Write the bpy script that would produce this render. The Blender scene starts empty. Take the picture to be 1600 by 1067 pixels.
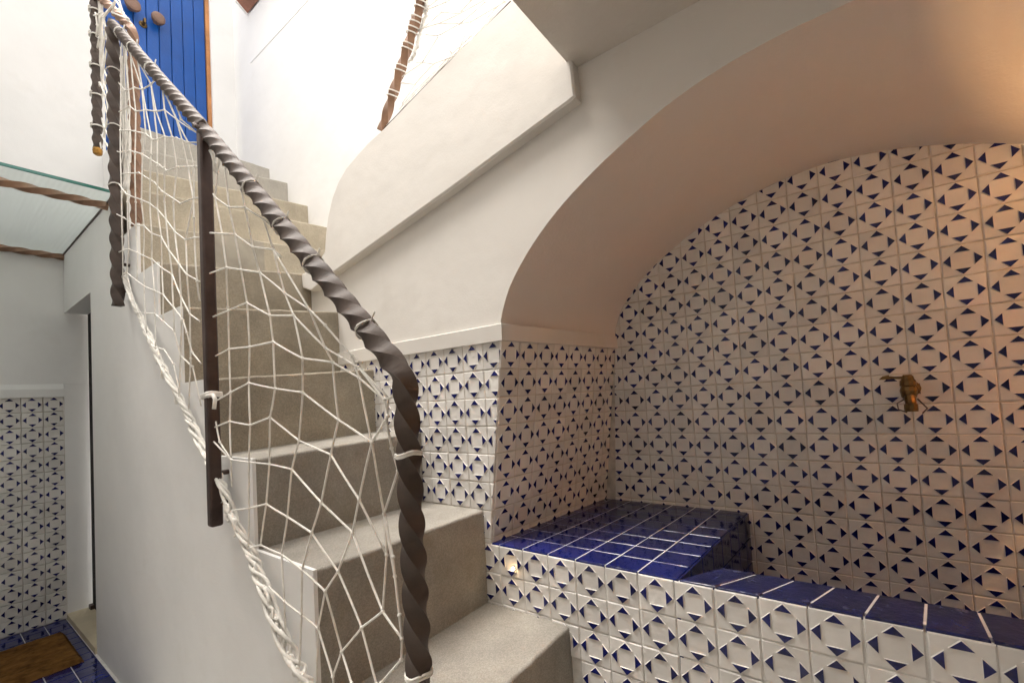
import bpy, math, random
from mathutils import Vector, Matrix
random.seed(7)
U = 0.1                                   # one tile of the photograph = 10 cm; everything below is in tile units
sc = bpy.context.scene
col = sc.collection

# ------------------------------------------------------------------ camera
YAW, PITCH, ROLL = math.radians(53.431), math.radians(2.385), math.radians(3.3)
FPX, CY = 693.353, 588.557
CAM = Vector((-12.184, -9.395, -1.449))
fw0 = Vector((math.sin(YAW), math.cos(YAW), 0)); rt0 = Vector((math.cos(YAW), -math.sin(YAW), 0)); up0 = Vector((0, 0, 1))
FW = fw0*math.cos(PITCH) + up0*math.sin(PITCH); up1 = up0*math.cos(PITCH) - fw0*math.sin(PITCH)
RT = rt0*math.cos(ROLL) - up1*math.sin(ROLL); UP = up1*math.cos(ROLL) + rt0*math.sin(ROLL)
cd = bpy.data.cameras.new('camera'); cam = bpy.data.objects.new('camera', cd); col.objects.link(cam)
cd.sensor_width = 36; cd.lens = FPX/1600*36; cd.shift_y = (CY-533.5)/1600; cd.clip_start = 0.02; cd.clip_end = 500
m = Matrix((RT, UP, -FW)).transposed().to_4x4(); m.translation = CAM*U
cam.matrix_world = m
sc.camera = cam

# ------------------------------------------------------------------ light
SUN_EL, SUN_AZ = math.radians(68), math.radians(-35)      # azimuth clockwise from +Y
w = bpy.data.worlds.new('World'); sc.world = w; w.use_nodes = True
nt = w.node_tree; bg = nt.nodes['Background']
sky = nt.nodes.new('ShaderNodeTexSky'); sky.sky_type = 'NISHITA'; sky.sun_disc = False
sky.sun_elevation = SUN_EL; sky.sun_rotation = SUN_AZ; sky.air_density = 1.0; sky.dust_density = 4.0; sky.ozone_density = 1.0
hs = nt.nodes.new('ShaderNodeHueSaturation'); hs.inputs['Saturation'].default_value = 0.12      # overcast, nearly white
wm = nt.nodes.new('ShaderNodeMix'); wm.data_type = 'RGBA'; wm.blend_type = 'MULTIPLY'; wm.inputs[0].default_value = 1; wm.inputs[7].default_value = (1.0, 0.965, 0.92, 1)   # warm daylight
nt.links.new(sky.outputs[0], hs.inputs['Color']); nt.links.new(hs.outputs[0], wm.inputs[6]); nt.links.new(wm.outputs[2], bg.inputs[0]); bg.inputs[1].default_value = 0.15
sl = bpy.data.lights.new('sun', 'SUN'); sl.energy = 0.5; sl.angle = math.radians(40); sl.color = (1.0, 0.95, 0.88)
so = bpy.data.objects.new('sun', sl); col.objects.link(so)
sd = Vector((math.sin(SUN_AZ)*math.cos(SUN_EL), math.cos(SUN_AZ)*math.cos(SUN_EL), math.sin(SUN_EL)))
so.rotation_euler = sd.to_track_quat('Z', 'Y').to_euler(); so.location = sd*8
vs = sc.view_settings; vs.view_transform = 'Standard'; vs.look = 'None'; vs.gamma = 1; vs.exposure = 2.25
sc.cycles.use_denoising = True
sc.cycles.max_bounces = 8; sc.cycles.diffuse_bounces = 4; sc.cycles.use_adaptive_sampling = True; sc.cycles.adaptive_threshold = 0.02; sc.cycles.transparent_max_bounces = 12

# ------------------------------------------------------------------ pixel of the photograph -> point on a real plane of the place
def ray(u, v): return FW + RT*((u-800)/FPX) + UP*((CY-v)/FPX)
def onx(u, v, x): r = ray(u, v); return CAM + r*((x-CAM.x)/r.x)
def ony(u, v, y): r = ray(u, v); return CAM + r*((y-CAM.y)/r.y)

# ------------------------------------------------------------------ materials
def mat(name, color, rough=0.7, var=0.06, vscale=4.0, bump=0.0, bscale=60.0, metal=0.0, rand=0.0, spec=0.5,
        speck=None, bump2=0.0, b2scale=6.0, coat=0.0, stain=None):
    M = bpy.data.materials.new(name); M.use_nodes = True
    n = M.node_tree.nodes; L = M.node_tree.links; b = n['Principled BSDF']
    b.inputs['Roughness'].default_value = rough; b.inputs['Metallic'].default_value = metal
    b.inputs['Specular IOR Level'].default_value = spec
    if coat: b.inputs['Coat Weight'].default_value = coat; b.inputs['Coat Roughness'].default_value = 0.08
    tc = n.new('ShaderNodeTexCoord'); geo = n.new('ShaderNodeNewGeometry')
    no = n.new('ShaderNodeTexNoise'); no.inputs['Scale'].default_value = vscale; no.inputs['Detail'].default_value = 3; no.inputs['Roughness'].default_value = 0.6
    L.new(geo.outputs['Position'], no.inputs['Vector'])
    cr = n.new('ShaderNodeValToRGB'); cr.color_ramp.elements[0].position = 0.3; cr.color_ramp.elements[1].position = 0.7
    cr.color_ramp.elements[0].color = (*[c*(1-var) for c in color], 1); cr.color_ramp.elements[1].color = (*[min(1, c*(1+var)) for c in color], 1)
    L.new(no.outputs['Fac'], cr.inputs['Fac']); out = cr.outputs['Color']
    if speck:                                              # (scale, dark, light)
        vo = n.new('ShaderNodeTexVoronoi'); vo.inputs['Scale'].default_value = speck[0]; L.new(geo.outputs['Position'], vo.inputs['Vector'])
        r2 = n.new('ShaderNodeValToRGB'); e = r2.color_ramp.elements
        e[0].position = 0.0; e[0].color = (speck[1],)*3 + (1,); e[1].position = 1.0; e[1].color = (speck[2],)*3 + (1,)
        sep = n.new('ShaderNodeSeparateColor'); L.new(vo.outputs['Color'], sep.inputs[0]); L.new(sep.outputs[0], r2.inputs['Fac'])
        mx = n.new('ShaderNodeMix'); mx.data_type = 'RGBA'; mx.blend_type = 'MULTIPLY'; mx.inputs[0].default_value = 1
        L.new(out, mx.inputs[6]); L.new(r2.outputs['Color'], mx.inputs[7]); out = mx.outputs[2]
    if stain:                                              # (colour, scale, threshold, amount): blotches with a shape of their own
        ns = n.new('ShaderNodeTexNoise'); ns.inputs['Scale'].default_value = stain[1]; ns.inputs['Detail'].default_value = 4; ns.inputs['Roughness'].default_value = 0.7
        L.new(geo.outputs['Position'], ns.inputs['Vector'])
        rs = n.new('ShaderNodeValToRGB'); rs.color_ramp.elements[0].position = stain[2]; rs.color_ramp.elements[1].position = stain[2]+0.14
        rs.color_ramp.elements[0].color = (0, 0, 0, 1); rs.color_ramp.elements[1].color = (stain[3],)*3 + (1,)
        L.new(ns.outputs['Fac'], rs.inputs['Fac'])
        mx = n.new('ShaderNodeMix'); mx.data_type = 'RGBA'; L.new(rs.outputs['Color'], mx.inputs[0]); L.new(out, mx.inputs[6]); mx.inputs[7].default_value = (*stain[0], 1); out = mx.outputs[2]
    if rand:
        oi = n.new('ShaderNodeObjectInfo'); mr = n.new('ShaderNodeMapRange'); mr.inputs[3].default_value = 1-rand; mr.inputs[4].default_value = 1+rand
        L.new(oi.outputs['Random'], mr.inputs[0])
        mx = n.new('ShaderNodeMix'); mx.data_type = 'RGBA'; mx.blend_type = 'MULTIPLY'; mx.inputs[0].default_value = 1
        L.new(out, mx.inputs[6]); L.new(mr.outputs[0], mx.inputs[7]); out = mx.outputs[2]
    L.new(out, b.inputs['Base Color'])
    prev = None
    for st, s in ((bump2, b2scale), (bump, bscale)):
        if st:
            nb = n.new('ShaderNodeTexNoise'); nb.inputs['Scale'].default_value = s; nb.inputs['Detail'].default_value = 2.5
            L.new(geo.outputs['Position'], nb.inputs['Vector'])
            bp = n.new('ShaderNodeBump'); bp.inputs['Strength'].default_value = st; bp.inputs['Distance'].default_value = 0.5/s
            L.new(nb.outputs['Fac'], bp.inputs['Height'])
            if prev: L.new(prev, bp.inputs['Normal'])
            prev = bp.outputs['Normal']
    if prev: L.new(prev, b.inputs['Normal'])
    return M

PLASTER = mat('white_plaster', (0.83, 0.82, 0.80), 0.85, 0.03, 2.5, 0.12, 150, spec=0.2, bump2=0.06, b2scale=6, stain=((0.66, 0.62, 0.56), 2.2, 0.60, 0.22))
ROUGH_PLASTER = mat('rough_plaster', (0.73, 0.695, 0.645), 0.88, 0.04, 2.0, 0.10, 130, spec=0.15, bump2=0.07, b2scale=5, stain=((0.58, 0.53, 0.47), 2.6, 0.6, 0.25))  # warm cream plaster, also darkened to stand in for weaker sky light
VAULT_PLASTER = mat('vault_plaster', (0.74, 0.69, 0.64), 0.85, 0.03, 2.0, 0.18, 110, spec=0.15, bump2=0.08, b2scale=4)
TILE_WHITE = mat('white_glaze', (0.74, 0.71, 0.67), 0.36, 0.05, 14, 0.0, 60, rand=0.08, spec=0.4, bump2=0.15, b2scale=22, stain=((0.55, 0.50, 0.43), 11, 0.64, 0.3))
TILE_BLUE = mat('blue_glaze', (0.008, 0.011, 0.095), 0.2, 0.35, 40, 0.0, 60, rand=0.35, bump2=0.15, b2scale=40)
GROUT = mat('tile_grout', (0.60, 0.54, 0.47), 0.95, 0.25, 20, 0.6, 200, spec=0.1)
PALE_GROUT = mat('pale_grout', (0.72, 0.70, 0.66), 0.9, 0.15, 20, 0.5, 200, spec=0.1)
DEEP_BLUE = mat('deep_blue_tile', (0.007, 0.013, 0.115), 0.08, 0.3, 9, 0.0, 60, rand=0.22, bump2=0.06, b2scale=25,
                stain=((0.25, 0.27, 0.33), 18, 0.66, 0.35))
CURB_BLUE = mat('worn_blue_tile', (0.009, 0.013, 0.08), 0.18, 0.4, 12, 0.15, 90, rand=0.15, bump2=0.1, b2scale=25,
                stain=((0.16, 0.16, 0.22), 26, 0.58, 0.45))
CONCRETE = mat('terrazzo_concrete', (0.335, 0.31, 0.27), 0.85, 0.16, 4, 0.5, 220, spec=0.2, speck=(330, 0.82, 1.1), bump2=0.2, b2scale=9, stain=((0.25, 0.22, 0.165), 5, 0.57, 0.5))
PALE_CONCRETE = mat('pale_concrete', (0.44, 0.41, 0.36), 0.85, 0.12, 5, 0.4, 180, spec=0.2, speck=(300, 0.85, 1.1))
SANDY_CONCRETE = mat('sandy_concrete', (0.45, 0.395, 0.305), 0.85, 0.16, 5, 0.5, 180, spec=0.2, speck=(300, 0.85, 1.1), stain=((0.36, 0.31, 0.23), 4, 0.58, 0.6))
OLD_CONCRETE = mat('yellowed_concrete', (0.36, 0.315, 0.245), 0.85, 0.2, 5, 0.5, 180, spec=0.2, speck=(300, 0.8, 1.1), bump2=0.2, b2scale=9,
                   stain=((0.36, 0.33, 0.28), 4, 0.6, 0.6))
PATCH = mat('grey_cement_patch', (0.37, 0.335, 0.275), 0.85, 0.2, 8, 0.4, 150, stain=((0.24, 0.21, 0.17), 9, 0.6, 0.7))
BRONZE = mat('bronze_paint', (0.078, 0.056, 0.045), 0.55, 0.3, 12, 0.15, 90, metal=0.15, spec=0.5)
RUST = mat('rusty_bronze', (0.25, 0.14, 0.085), 0.5, 0.25, 12, 0.2, 90, metal=0.25)
DARK_IRON = mat('dark_iron', (0.07, 0.045, 0.038), 0.42, 0.3, 12, 0.1, 90, metal=0.4)
ROPE = mat('white_rope', (0.83, 0.80, 0.74), 0.9, 0.12, 40, 0.6, 400, spec=0.15)
DOOR_BLUE = mat('blue_door_paint', (0.001, 0.075, 0.34), 0.4, 0.12, 5, 0.15, 60, rand=0.08)
WOOD = mat('varnished_wood', (0.50, 0.22, 0.08), 0.45, 0.25, 10, 0.1, 60)
BROWN_WOOD = mat('brown_knob_wood', (0.20, 0.115, 0.08), 0.5, 0.2, 14, 0.1, 60)
BLACK = mat('black_paint', (0.008, 0.007, 0.007), 0.6, 0.2, 8, spec=0.1)
STEEL = mat('steel_stud', (0.6, 0.58, 0.55), 0.3, 0.1, 8, metal=0.9)
BRASS = mat('aged_brass', (0.17, 0.105, 0.04), 0.42, 0.45, 45, 0.25, 120, metal=0.8)
STONE = mat('cream_threshold_stone', (0.62, 0.53, 0.38), 0.6, 0.12, 6, 0.2, 60)
COIR = mat('brown_coir', (0.155, 0.075, 0.022), 1.0, 0.5, 18, 1.0, 260, spec=0.05)
TERRACOTTA = mat('terracotta_eave', (0.32, 0.15, 0.10), 0.75, 0.3, 10, 0.4, 60)
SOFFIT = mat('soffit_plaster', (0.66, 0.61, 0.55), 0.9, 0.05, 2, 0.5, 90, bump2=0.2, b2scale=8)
GOLD = mat('brass_cap', (0.38, 0.20, 0.05), 0.35, 0.2, 20, metal=0.9)
LINEN = mat('lamp_shade_clay', (0.45, 0.25, 0.14), 0.8, 0.15, 10)
def emis(name, c, s):
    M = bpy.data.materials.new(name); M.use_nodes = True; b = M.node_tree.nodes['Principled BSDF']
    b.inputs['Base Color'].default_value = (*c, 1); b.inputs['Emission Color'].default_value = (*c, 1); b.inputs['Emission Strength'].default_value = s
    return M
BULB = emis('lit_bulb', (1.0, 0.62, 0.25), 3.0)
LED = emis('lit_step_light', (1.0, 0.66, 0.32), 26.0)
def glass_mat():
    M = bpy.data.materials.new('ribbed_canopy_glass'); M.use_nodes = True; n = M.node_tree.nodes; L = M.node_tree.links
    n.remove(n['Principled BSDF']); o = n['Material Output']
    tr = n.new('ShaderNodeBsdfTransparent'); tr.inputs[0].default_value = (0.93, 0.98, 0.96, 1)
    tl = n.new('ShaderNodeBsdfTranslucent'); tl.inputs[0].default_value = (0.95, 0.99, 0.97, 1)
    gl = n.new('ShaderNodeBsdfGlossy'); gl.inputs['Roughness'].default_value = 0.12
    wv = n.new('ShaderNodeTexWave'); wv.inputs['Scale'].default_value = 16; wv.inputs['Distortion'].default_value = 0.6
    geo = n.new('ShaderNodeNewGeometry'); L.new(geo.outputs['Position'], wv.inputs['Vector'])
    bp = n.new('ShaderNodeBump'); bp.inputs['Strength'].default_value = 0.12; bp.inputs['Distance'].default_value = 0.01
    L.new(wv.outputs['Fac'], bp.inputs['Height']); L.new(bp.outputs[0], gl.inputs['Normal']); L.new(bp.outputs[0], tl.inputs['Normal'])
    m1 = n.new('ShaderNodeMixShader'); m1.inputs[0].default_value = 0.55; L.new(tr.outputs[0], m1.inputs[1]); L.new(tl.outputs[0], m1.inputs[2])
    fr = n.new('ShaderNodeFresnel'); fr.inputs['IOR'].default_value = 1.45
    m2 = n.new('ShaderNodeMixShader'); L.new(fr.outputs[0], m2.inputs[0]); L.new(m1.outputs[0], m2.inputs[1]); L.new(gl.outputs[0], m2.inputs[2])
    L.new(m2.outputs[0], o.inputs['Surface']); return M
GLASS = glass_mat()
GLASS_EDGE = mat('green_glass_edge', (0.05, 0.20, 0.16), 0.15, 0.1, 5)

# ------------------------------------------------------------------ object helpers (world coordinates in tile units)
WPOS = {}
def _par(o, parent, pos):
    p = Vector(pos); WPOS[o.name] = p
    if parent is not None:
        o.parent = parent; o.location = (p - WPOS[parent.name])*U
    else: o.location = p*U
    col.objects.link(o); return o
def tag(o, label=None, cat=None, group=None, kind=None):
    if label: o['label'] = label
    if cat: o['category'] = cat
    if group: o['group'] = group
    if kind: o['kind'] = kind
    return o
def thing(name, label, cat, pos=(0, 0, 0), group=None):
    o = bpy.data.objects.new(name, None); o.empty_display_size = 0.05
    _par(o, None, pos); return tag(o, label, cat, group, 'thing')
def mesh_data(name, V, F, mats, mi=None, smooth=False):
    me = bpy.data.meshes.new(name); me.from_pydata([tuple(c*U for c in v) for v in V], [], F)
    for mm in mats: me.materials.append(mm)
    if mi: me.polygons.foreach_set('material_index', mi)
    if smooth: me.polygons.foreach_set('use_smooth', [True]*len(F))
    me.update(); return me
def put(name, V, F, mats, parent=None, pos=None, mi=None, smooth=False):
    """mesh given in world tile units; its origin is put at pos (default the middle of its base)"""
    if not isinstance(mats, (list, tuple)): mats = [mats]
    if pos is None:
        xs, ys, zs = zip(*V); pos = ((min(xs)+max(xs))/2, (min(ys)+max(ys))/2, min(zs))
    P = Vector(pos); me = mesh_data(name, [Vector(v)-P for v in V], F, mats, mi, smooth)
    return _par(bpy.data.objects.new(name, me), parent, P)
class MB:
    def __init__(s): s.V = []; s.F = []; s.M = []
    def poly(s, pts, m=0):
        b = len(s.V); s.V += [tuple(p) for p in pts]; s.F.append(tuple(range(b, b+len(pts)))); s.M.append(m)
    def box(s, a, b, m=0):
        x0, y0, z0 = a; x1, y1, z1 = b
        s.hexa([(x0, y0, z0), (x1, y0, z0), (x1, y1, z0), (x0, y1, z0)], [(x0, y0, z1), (x1, y0, z1), (x1, y1, z1), (x0, y1, z1)], m)
    def hexa(s, lo, hi, m=0):
        n = len(lo); b = len(s.V); s.V += [tuple(p) for p in lo] + [tuple(p) for p in hi]
        s.F.append(tuple(range(b+n-1, b-1, -1))); s.F.append(tuple(range(b+n, b+2*n)))
        for i in range(n): j = (i+1) % n; s.F.append((b+i, b+j, b+n+j, b+n+i))
        s.M += [m]*(n+2)
    def tube(s, pts, r, k=6, m=0, closed=False):
        pts = [Vector(p) for p in pts]; n = len(pts); b = len(s.V); up = Vector((0.31, 0.17, 0.93)); nrm = None
        for i, p in enumerate(pts):
            if closed: t = pts[(i+1) % n]-pts[i-1]
            else: t = pts[min(i+1, n-1)]-pts[max(i-1, 0)]
            if t.length < 1e-6: t = Vector((0, 0, 1))
            t.normalize()
            if nrm is None: nrm = t.cross(up) if abs(t.dot(up)) < 0.95 else t.cross(Vector((1, 0, 0)))
            nrm = nrm - t*nrm.dot(t); nrm.normalize(); bn = t.cross(nrm)
            rr = r[i] if isinstance(r, (list, tuple)) else r
            for q in range(k):
                a = 2*math.pi*q/k; s.V.append(tuple(p + nrm*(rr*math.cos(a)) + bn*(rr*math.sin(a))))
        for i in range(n if closed else n-1):
            i2 = (i+1) % n
            for q in range(k):
                q2 = (q+1) % k; s.F.append((b+i*k+q, b+i*k+q2, b+i2*k+q2, b+i2*k+q)); s.M.append(m)
        if not closed:
            s.F.append(tuple(b+q for q in reversed(range(k)))); s.F.append(tuple(b+(n-1)*k+q for q in range(k))); s.M += [m, m]
    def lathe(s, base, axis, prof, k=14, m=0):
        a = Vector(axis).normalized(); base = Vector(base)
        e1 = a.cross(Vector((0, 0, 1)) if abs(a.z) < 0.9 else Vector((1, 0, 0))).normalized(); e2 = a.cross(e1); b = len(s.V)
        for (h, r) in prof:
            for q in range(k):
                t = 2*math.pi*q/k; s.V.append(tuple(base + a*h + e1*(r*math.cos(t)) + e2*(r*math.sin(t))))
        for i in range(len(prof)-1):
            for q in range(k):
                q2 = (q+1) % k; s.F.append((b+i*k+q, b+i*k+q2, b+(i+1)*k+q2, b+(i+1)*k+q)); s.M.append(m)
        s.F.append(tuple(b+q for q in reversed(range(k)))); s.F.append(tuple(b+(len(prof)-1)*k+q for q in range(k))); s.M += [m, m]
    def build(s, name, mats, parent=None, smooth=None, pos=None):
        smooth = getattr(s, 'sm', False) if smooth is None else smooth
        return put(name, s.V, s.F, mats, parent, pos, s.M, smooth)

def twist_bar(pts, side, quarter=0.63, step=0.07, phase=0.0):
    """square bar twisted about its own path (path = polyline, corners already rounded)"""
    P = [Vector(pts[0])]
    for a, b in zip(pts[:-1], pts[1:]):
        a, b = Vector(a), Vector(b); n = max(1, int((b-a).length/step))
        P += [a.lerp(b, i/n) for i in range(1, n+1)]
    mb = MB(); mb.sm = True; n = len(P); d = 0.0; nrm = None; h = side/2; c = h*0.16
    ring = [(h, -h), (h, h), (h, h), (-h, h), (-h, h), (-h, -h), (-h, -h), (h, -h)]      # corners doubled: crisp ridges, smooth faces
    for i, p in enumerate(P):
        t = (P[min(i+1, n-1)]-P[max(i-1, 0)]).normalized()
        if i: d += (P[i]-P[i-1]).length
        if nrm is None: nrm = t.cross(Vector((1, 0.2, 0.1))).normalized()
        nrm = (nrm - t*nrm.dot(t)).normalized(); bn = t.cross(nrm); a = phase - d/quarter*math.pi/2
        ca, sa = math.cos(a), math.sin(a)
        for (u, v) in ring: mb.V.append(tuple(p + nrm*(u*ca-v*sa) + bn*(u*sa+v*ca)))
    for i in range(n-1):
        for q in (0, 2, 4, 6): mb.F.append((i*8+q, i*8+q+1, (i+1)*8+q+1, (i+1)*8+q)); mb.M.append(0)
    mb.F.append((6, 4, 2, 0)); mb.F.append(tuple((n-1)*8+q for q in (0, 2, 4, 6))); mb.M += [0, 0]
    return mb
def round_corner(a, b, c, r, n=8):
    a, b, c = Vector(a), Vector(b), Vector(c); p = b+(a-b).normalized()*r; q = b+(c-b).normalized()*r
    return [((1-t)**2)*p + 2*t*(1-t)*b + t*t*q for t in [i/n for i in range(n+1)]]

# ------------------------------------------------------------------ tiles
def clip(poly, region):
    """convex polygon clipped by a convex counter-clockwise region"""
    out = list(poly)
    for (ax, ay), (bx, by) in zip(region, region[1:]+region[:1]):
        if not out: return []
        nx, ny = -(by-ay), bx-ax; res = []
        for i in range(len(out)):
            p, q = out[i], out[(i+1) % len(out)]
            dp = (p[0]-ax)*nx+(p[1]-ay)*ny; dq = (q[0]-ax)*nx+(q[1]-ay)*ny
            if dp >= 0: res.append(p)
            if (dp < 0) != (dq < 0):
                t = dp/(dp-dq); res.append((p[0]+(q[0]-p[0])*t, p[1]+(q[1]-p[1])*t))
        out = res
    return out
def area(p): return 0.5*abs(sum(p[i][0]*p[(i+1) % len(p)][1]-p[(i+1) % len(p)][0]*p[i][1] for i in range(len(p)))) if len(p) > 2 else 0
def inset(poly, d):
    cx = sum(p[0] for p in poly)/len(poly); cy = sum(p[1] for p in poly)/len(poly); res = []
    for p in poly:
        l = math.hypot(p[0]-cx, p[1]-cy); f = max(0.4, 1-d*1.4/max(l, 1e-4)); res.append((cx+(p[0]-cx)*f, cy+(p[1]-cy)*f))
    return res
TRIS = []
for k in range(4):
    a = k*math.pi/2; ca, sa = round(math.cos(a)), round(math.sin(a))
    TRIS.append([(ca*x-sa*y, sa*x+ca*y) for (x, y) in ((-0.203, 0.262), (0.203, 0.262), (0, 0.470))])
def ccw(p):
    s = sum(p[i][0]*p[(i+1) % len(p)][1]-p[(i+1) % len(p)][0]*p[i][1] for i in range(len(p)))
    return p if s > 0 else p[::-1]
def plate(mb, poly, n0, n1, n2, d, mside, mtop):
    poly = ccw(poly); top = inset(poly, d); k = len(poly); b = len(mb.V)
    levels = [n0, n1] if n1 > n0 else [n0]
    for z in levels: mb.V += [(x, y, z) for x, y in poly]
    mb.V += [(x, y, n2) for x, y in top]
    for l in range(len(levels)):
        for i in range(k):
            j = (i+1) % k; mb.F.append((b+l*k+i, b+l*k+j, b+(l+1)*k+j, b+(l+1)*k+i)); mb.M.append(mside)
    L = len(levels); mb.F.append(tuple(b+L*k+i for i in range(k))); mb.M.append(mtop)
def pattern_tile(region=None, s=0.968):
    h = s/2; sq = [(-h, -h), (h, -h), (h, h), (-h, h)]; mb = MB()
    if region: sq = clip(sq, region)
    if area(sq) < 0.012: return None
    plate(mb, sq, -0.1, -0.022, 0.0, 0.024, 0, 0)
    for t in TRIS:
        t = ccw(t)
        if region: t = clip(t, region)
        if area(t) > 0.004: plate(mb, t, -0.004, -0.004, 0.032, 0.015, 0, 1)
    return mb
def to_data(mb, name, mats): return mesh_data(name, mb.V, mb.F, mats, mb.M)
FULL = to_data(pattern_tile(), 'tile', [TILE_WHITE, TILE_BLUE])
def lay(parent, O, eu, ev, us, vs_, region=None, keep=None, size=1.0, name='tile', jit=1.0):
    """lay patterned tiles: centres O + u*eu + v*ev; region = convex ccw polygon in (u, v)"""
    eu = Vector(eu).normalized(); en = eu.cross(Vector(ev)).normalized(); ev = en.cross(eu)
    R = Matrix((eu, ev, en)).transposed(); cnt = 0
    for u in us:
        for v in vs_:
            if keep and not keep(u, v): continue
            c = Vector(O) + eu*u + ev*v; me = FULL; rz = random.gauss(0, 0.006)*jit
            if region:
                h = 0.5*size; corners = [(u-h, v-h), (u+h, v-h), (u+h, v+h), (u-h, v+h)]
                cl = clip(corners, region)
                if area(cl) < 0.999*size*size*0.99:
                    mb = pattern_tile([((x-u)/size, (y-v)/size) for x, y in region])
                    if mb is None: continue
                    me = to_data(mb, name, [TILE_WHITE, TILE_BLUE]); rz = 0
            o = bpy.data.objects.new(name, me)
            tilt = Matrix.Rotation(random.gauss(0, 0.008)*jit, 3, 'X') @ Matrix.Rotation(random.gauss(0, 0.008)*jit, 3, 'Y') @ Matrix.Rotation(rz, 3, 'Z')
            o.rotation_euler = (R @ tilt).to_euler(); o.scale = (size,)*3
            _par(o, parent, c + en*random.uniform(-0.012, 0.012)*jit + (eu*random.gauss(0, 0.006)+ev*random.gauss(0, 0.006))*jit); cnt += 1
    return cnt
def quad_tile(parent, q, mats, name='tile', gap=0.03, th=0.1, bev=0.015, up=None):
    """plain tile on four corner points (ccw seen from outside)"""
    q = [Vector(p) for p in q]; c = sum(q, Vector())/len(q); n = (q[1]-q[0]).cross(q[-1]-q[0]).normalized()
    n = (n + Vector([random.gauss(0, 0.004) for _ in range(3)])).normalized()
    def sh(p, d): v = p-c; l = v.length; return c + v*max(0.3, 1-d*1.35/l)
    mb = MB(); k = len(q)
    a = [sh(p, gap/2)-n*th for p in q]; b = [sh(p, gap/2)-n*bev for p in q]; t = [sh(p, gap/2+bev) for p in q]
    mb.V = [tuple(p) for p in a+b+t]
    for l in range(2):
        for i in range(k): j = (i+1) % k; mb.F.append((l*k+i, l*k+j, (l+1)*k+j, (l+1)*k+i)); mb.M.append(0)
    mb.F.append(tuple(2*k+i for i in range(k))); mb.M.append(0)
    return mb.build(name, mats, parent, pos=c)

# ------------------------------------------------------------------ numbers of the place
YL = 31.0            # house wall with the doors, facing the camera
XS = -6.35           # outer face of the stairs
XW = 4.4             # tall white wall right of the upper steps
D = 7.556            # alcove back wall
FLOOR = -13.9
BENCH = -6.62
BAT, JS = -0.138, -0.119
def jamb_y(x, z): return BAT*(z-0.6) + JS*x
STEPS = [(-8.3, -13.3, -13.3), (-5.3, -11.9, -11.9), (-2.03, -8.72, -8.74), (1.28, -5.45, -5.51), (4.40, -2.86, -2.70), (7.29, -0.33, 0.07), (9.87, 2.50, 3.06), (12.27, 4.70, 5.41),
         (14.8, 7.0, 7.6), (17.4, 9.55, 10.09), (20.0, 11.7, 12.33), (22.7, 14.04, 14.8), (25.4, 16.9, 17.17)]
AC = -9.6            # alcove axis
Ffront = [(0.02, 0.75), (0.0, 1.15), (-0.22, 1.75), (-0.59, 2.43), (-1.46, 3.43), (-2.51, 4.31), (-3.68, 5.04), (-4.95, 5.67), (-6.25, 6.2), (-7.55, 6.52), (-8.8, 6.66), (AC, 6.68)]
Fback = [(-0.90, 0.75), (-0.93, 1.15), (-1.1, 1.75), (-1.42, 2.40), (-2.32, 3.39), (-3.1, 4.03), (-3.9, 4.57), (-5.22, 5.27), (-6.4, 5.72), (-7.62, 6.07), (-8.7, 6.25), (AC, 6.31)]
def resample(P, n):
    # Catmull-Rom then equal arc length
    Q = []; P2 = [P[0]]+P+[(2*AC-P[-2][0], P[-2][1])]
    for i in range(1, len(P2)-2):
        p0, p1, p2, p3 = P2[i-1], P2[i], P2[i+1], P2[i+2]
        for j in range(8):
            t = j/8
            Q.append(tuple(0.5*((2*p1[k])+(-p0[k]+p2[k])*t+(2*p0[k]-5*p1[k]+4*p2[k]-p3[k])*t*t+(-p0[k]+3*p1[k]-3*p2[k]+p3[k])*t**3) for k in (0, 1)))
    Q.append(P[-1]); L = [0]
    for a, b in zip(Q[:-1], Q[1:]): L.append(L[-1]+math.hypot(b[0]-a[0], b[1]-a[1]))
    out = []; j = 0
    for i in range(n+1):
        s = L[-1]*i/n
        while j < len(L)-2 and L[j+1] < s: j += 1
        t = (s-L[j])/max(1e-9, L[j+1]-L[j]); out.append((Q[j][0]+(Q[j+1][0]-Q[j][0])*t, Q[j][1]+(Q[j+1][1]-Q[j][1])*t))
    return out
def full(P): return P + [(2*AC-y, z) for y, z in reversed(P[:-1])]
AF, AB = full(resample(Ffront, 30)), full(resample(Fback, 30))

# ------------------------------------------------------------------ setting: floor
mb = MB(); mb.box((-60, -60, FLOOR-3), (40, 60, FLOOR-0.06))
floor = tag(mb.build('floor', [PALE_GROUT]), kind='structure', label='blue tiled floor of the lower passage')
s = 0.98
for i in range(0, 7):
    for j in range(0, 17):
        x1 = -6.5-i*s; x0 = x1-s; y1 = 30.95-j*s; y0 = y1-s
        quad_tile(floor, [(x0, y0, FLOOR), (x1, y0, FLOOR), (x1, y1, FLOOR), (x0, y1, FLOOR)], [DEEP_BLUE], gap=0.05, bev=0.012)

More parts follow.
